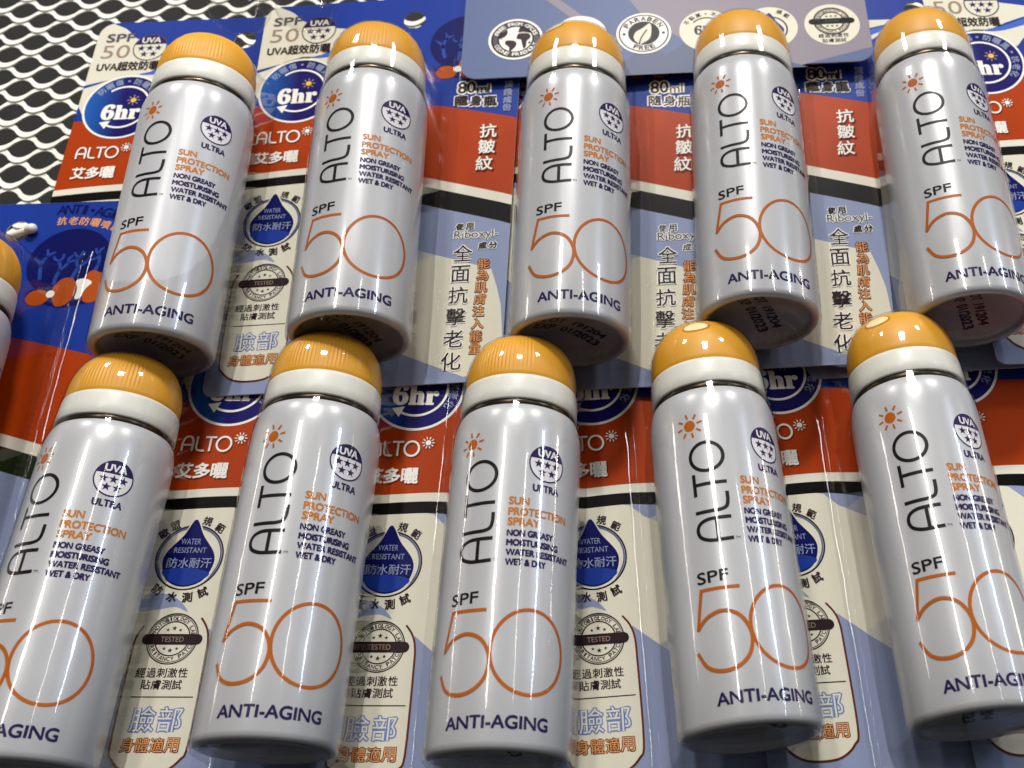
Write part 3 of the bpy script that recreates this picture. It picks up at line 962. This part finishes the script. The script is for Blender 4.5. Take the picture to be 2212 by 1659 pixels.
# ------------------------------------------------------------------ large lilac card hanging from above
def build_header_card():
    t = empty('hanging_card')
    x0, x1, z0, z1 = -24.6, 121.8, 229.6, 330
    ol = circ(x0 + 6, z0 + 6, 6, 8, None, 180, 270) + circ(x1 - 6, z0 + 6, 6, 8, None, -90, 0) + [(x1, z1), (x0, z1)]
    pr = Print(0, 0); pr.poly(ol, 'p_sky')
    n = len(pr.v)
    vv = [(x, 0, z) for x, z, h in pr.v] + [(x, .5, z) for x, z, h in pr.v]
    ff = list(pr.f) + [tuple(reversed([i + n for i in f])) for f in pr.f]; fm = [0] * len(ff)
    for k in range(len(ol)):
        k2 = (k + 1) % len(ol)
        ff.append((k, k2, k2 + n, k + n)); fm.append(1)
    link('board', mesh_from('board', vv, ff, ['p_sky', 'board_edge'], fm), t)
    pr = Print()
    pr.poly([(2, 270), (7, 270), (27, 249), (24, 247)], 'p_lavender', 0)
    pr.poly([(24, 285), (121.6, 285), (121.6, 236), (96, 229), (60, 240), (42, 254)], 'p_lavender', 0)
    pr.poly([(28, 228), (44, 228), (52, 236), (40, 241)], 'p_greyblue', 0)
    pr.poly([(36, 227.9), (60, 227.9), (98, 228), (72, 240), (56, 242)], 'p_greyblue', 1)
    link('diagonal_print', pr.flat('diagonal_print'), t)
    Z = 247.6
    def seal(name, x, fn, paper='p_white'):
        p = Print(.03, .1)
        p.disc(x, Z, 9.9, paper, 0, n=64)
        fn(p, x)
        link(name, p.flat(name), t)
    def globe(p, x):
        p.ring(x, Z, 8.6, .7, 'p_dark', 1); p.ring(x, Z, 7.4, 1.9, 'p_grey', 1); p.ring(x, Z, 6.3, .6, 'p_dark', 2)
        p.arc("FREE FROM CFC'S", x, Z, 7.4, 158, 18, 1.6, 'p_white', 3, bold=.02)
        p.arc('OZONE FRIENDLY', x, Z, 7.4, 206, 338, 1.6, 'p_white', 3, inward=True, bold=.02)
        P = lambda pts: p.poly(bez([(x + a * 6.2, Z + b * 6.2) for a, b in pts], 4, True), 'p_dark', 2)
        P([(-.95, .35), (-.55, .75), (-.5, .45), (-.65, .2), (-.85, .08), (-.55, -.05), (-.7, .0), (-.98, .1)])
        P([(-.55, -.1), (-.15, -.12), (.05, -.3), (0, -.6), (-.25, -.9), (-.35, -.92), (-.38, -.6), (-.6, -.35)])
        P([(.05, .15), (.15, .4), (.5, .45), (.8, .35), (.85, .05), (.65, -.2), (.62, -.6), (.48, -.75), (.36, -.3), (.3, -.05), (.08, .0)])
        P([(.15, .52), (.25, .95), (.6, .8), (.9, .45), (.6, .5), (.4, .55)])
        p.disc(x + 5.0, Z - 2.0, .5, 'p_dark', 2, n=12)
    def leaf(p, x):
        p.ring(x, Z, 8.8, .5, 'p_dark', 1); p.disc(x, Z, 5.7, 'p_black', 1)
        p.poly(bez([(x - 1.6, Z - 5.3), (x - 3.6, Z - 2.6), (x - 3.0, Z + .4), (x - .4, Z + 2.4), (x + 2.3, Z + 4.6), (x + 2.8, Z + 1.0), (x + 2.0, Z - 2.8), (x - .4, Z - 4.8)], 5, True), 'p_cream', 2)
        p.stroke(bez([(x - 1.7, Z - 5.4), (x - 1.2, Z - 3.0), (x, Z - .4), (x + 1.2, Z + 1.6)], 5), .5, 'p_black', 3)
        p.arc('PARABEN', x, Z, 7.1, 148, 32, 2.0, 'p_dark', 1, bold=.04)
        p.arc('FREE', x, Z, 7.1, 246, 294, 2.0, 'p_dark', 1, inward=True, bold=.04)
        for s in (-1, 1): p.disc(x + s * 7.1, Z - .2, .6, 'p_dark', 1, n=16)
    def alpha(p, x):
        p.arc('A', x, Z, 6.4, 112, 112, 2.4, 'p_dark', 1, bold=.03)
        p.ring(x, Z, 5, .5, 'p_dark', 1)
    def hours(p, x):
        p.arc('不黏膩,不泛白', x, Z, 8.0, 150, 30, 1.9, 'p_dark', 1, wfac=1, bold=.03)
        p.stroke(circ(x, Z, 6.1, 40, None, 140, -110), .55, 'p_dark', 1)
        p.text('𝟔𝐡𝐫', x - 4.4, x + 4.2, Z - 2, Z + 2.4, 'p_dark', 1, bold=.02)
    def water(p, x):
        p.ring(x, Z - 1, 6.0, .6, 'p_navy', 1)
        p.poly(bez([(x, Z + 7.0), (x + 2.6, Z + 2.6), (x + 4.8, Z - 1), (x + 3.9, Z - 4.6), (x, Z - 6.2), (x - 3.9, Z - 4.6), (x - 4.8, Z - 1), (x - 2.6, Z + 2.6)], 5, True), 'p_navy', 2)
        for ch, a in (('歐', 140), ('盟', 118), ('規', 62), ('範', 40)): p.glyph(ch, x + 8.2 * math.cos(R(a)), Z + 8.2 * math.sin(R(a)), 2.0, 'p_dark', 1, rot=(a - 90) * .7, bold=.03)
        for i, ch in enumerate('防水耐汗'): p.glyph(ch, x - 3 + i * 2, Z - 1.4, 1.8, 'p_lilac', 3)
    def tested(p, x):
        for r_, w_ in ((6.4, .5), (5.9, .25), (4.3, .45)): p.ring(x, Z + 1.6, r_, w_, 'p_dark', 1)
        p.arc('PHOTOBIOLOGY LAB', x, Z + 1.6, 5.1, 165, 15, 1.0, 'p_dark', 1, bold=.02)
        p.arc('IRRITANCY PATCH', x, Z + 1.6, 5.1, 197, 343, 1.0, 'p_dark', 1, inward=True, bold=.02)
        for dz in (2.4, -2.4):
            for dx in (-1.7, 0, 1.7): p.star(x + dx, Z + 1.6 + dz, .65, 'p_dark', 1)
        p.poly(circ(x + 6.9, Z + 1.6, 1.35, 10, None, -90, 90) + circ(x - 6.9, Z + 1.6, 1.35, 10, None, 90, 270), 'p_black', 2)
        p.text('TESTED', x - 2.6, x + 2.6, Z + 1.05, Z + 2.15, 'p_grey', 3)
        for i, ch in enumerate('經過刺激性'): p.glyph(ch, x - 4.4 + i * 2.2, Z - 5.4, 1.9, 'p_dark', 1, bold=.02)
        for i, ch in enumerate('貼膚測試'): p.glyph(ch, x - 3.3 + i * 2.2, Z - 7.8, 1.9, 'p_dark', 1, bold=.02)
    for nm, x, fn, pp in (('globe_seal', -5.4, globe, 'p_white'), ('hidden_seal', 17.8, alpha, 'p_white'), ('leaf_seal', 40.9, leaf, 'p_white'), ('hour_seal', 63.6, hours, 'p_cream'), ('water_seal', 86.4, water, 'p_cream'), ('tested_seal', 108.6, tested, 'p_cream')):
        seal(nm, x, fn, pp)
    place(t, 0, 14, 0, 0, 0, 0, .9826)
    tag(t, 'lilac blue card with a row of round seals hanging over the upper cans', 'card')
build_header_card()

# ------------------------------------------------------------------ clear lobed tray at the top left
def thin_film():
    m = MATS['clear_film'].copy(); m.name = 'thin_film'
    for n in m.node_tree.nodes:
        if n.name == 'schlick': n.inputs[1].default_value = .12; n.inputs[2].default_value = .004
        if n.type == 'BSDF_TRANSPARENT': n.inputs[0].default_value = (.93, .93, .92, 1)
    MATS['thin_film'] = m
thin_film()
def build_tray():
    t = empty('clear_tray')
    for cx in (-108.5, -84.0):
        vv, ff = [], []
        prof = [(0, 262.2), (6, 262.4), (9, 263.2), (10.6, 264.6), (11.2, 266.8), (11.2, 300)]
        me = lathe('lobe', prof, ['thin_film'], 48)
        o = link('lobe', me, t); o.location = (cx * S, 0, 0)
        vv, ff = [], []
        for i in range(48):
            for j in range(8):
                a, b = 2 * math.pi * i / 48, 2 * math.pi * j / 8
                rr = 9.8 + .42 * math.cos(b)
                vv.append((rr * math.sin(a), -rr * math.cos(a), 263.6 + .42 * math.sin(b)))
        for i in range(48):
            for j in range(8):
                ff.append((i * 8 + j, ((i + 1) % 48) * 8 + j, ((i + 1) % 48) * 8 + (j + 1) % 8, i * 8 + (j + 1) % 8))
        o = link('rim', mesh_from('rim', vv, ff, ['clear_film'], None, True), t); o.location = (cx * S, 0, 0)
    place(t, 0, 12, .5, 0, 0, 0, .945)
    tag(t, 'clear plastic tray with two round lobes at the top edge', 'plastic tray')
build_tray()

# ------------------------------------------------------------------ white plastic peg through the left card
def build_peg():
    t = empty('hook_peg')
    me = lathe('rod', [(0, -5), (1.1, -5), (1.4, -4.5), (1.5, 8), (0, 8)], ['collar_white'], 24)
    o = link('rod', me, t); o.rotation_euler = (R(90), 0, 0)
    me = lathe('tip', [(0, 10.5), (1.7, 10.2), (2.1, 9), (1.9, 7), (1.4, 6)], ['collar_white'], 24)
    o = link('tip', me, t); o.rotation_euler = (R(90), 0, 0)
    t.location = Vector((-167.5, 13.5, 170.5)) * S
    t.rotation_euler = (0, R(-12), R(66))
    t.scale = (.8, .8, .8)
    tag(t, 'small white plastic peg through the hole of the fish card', 'peg')
build_peg()
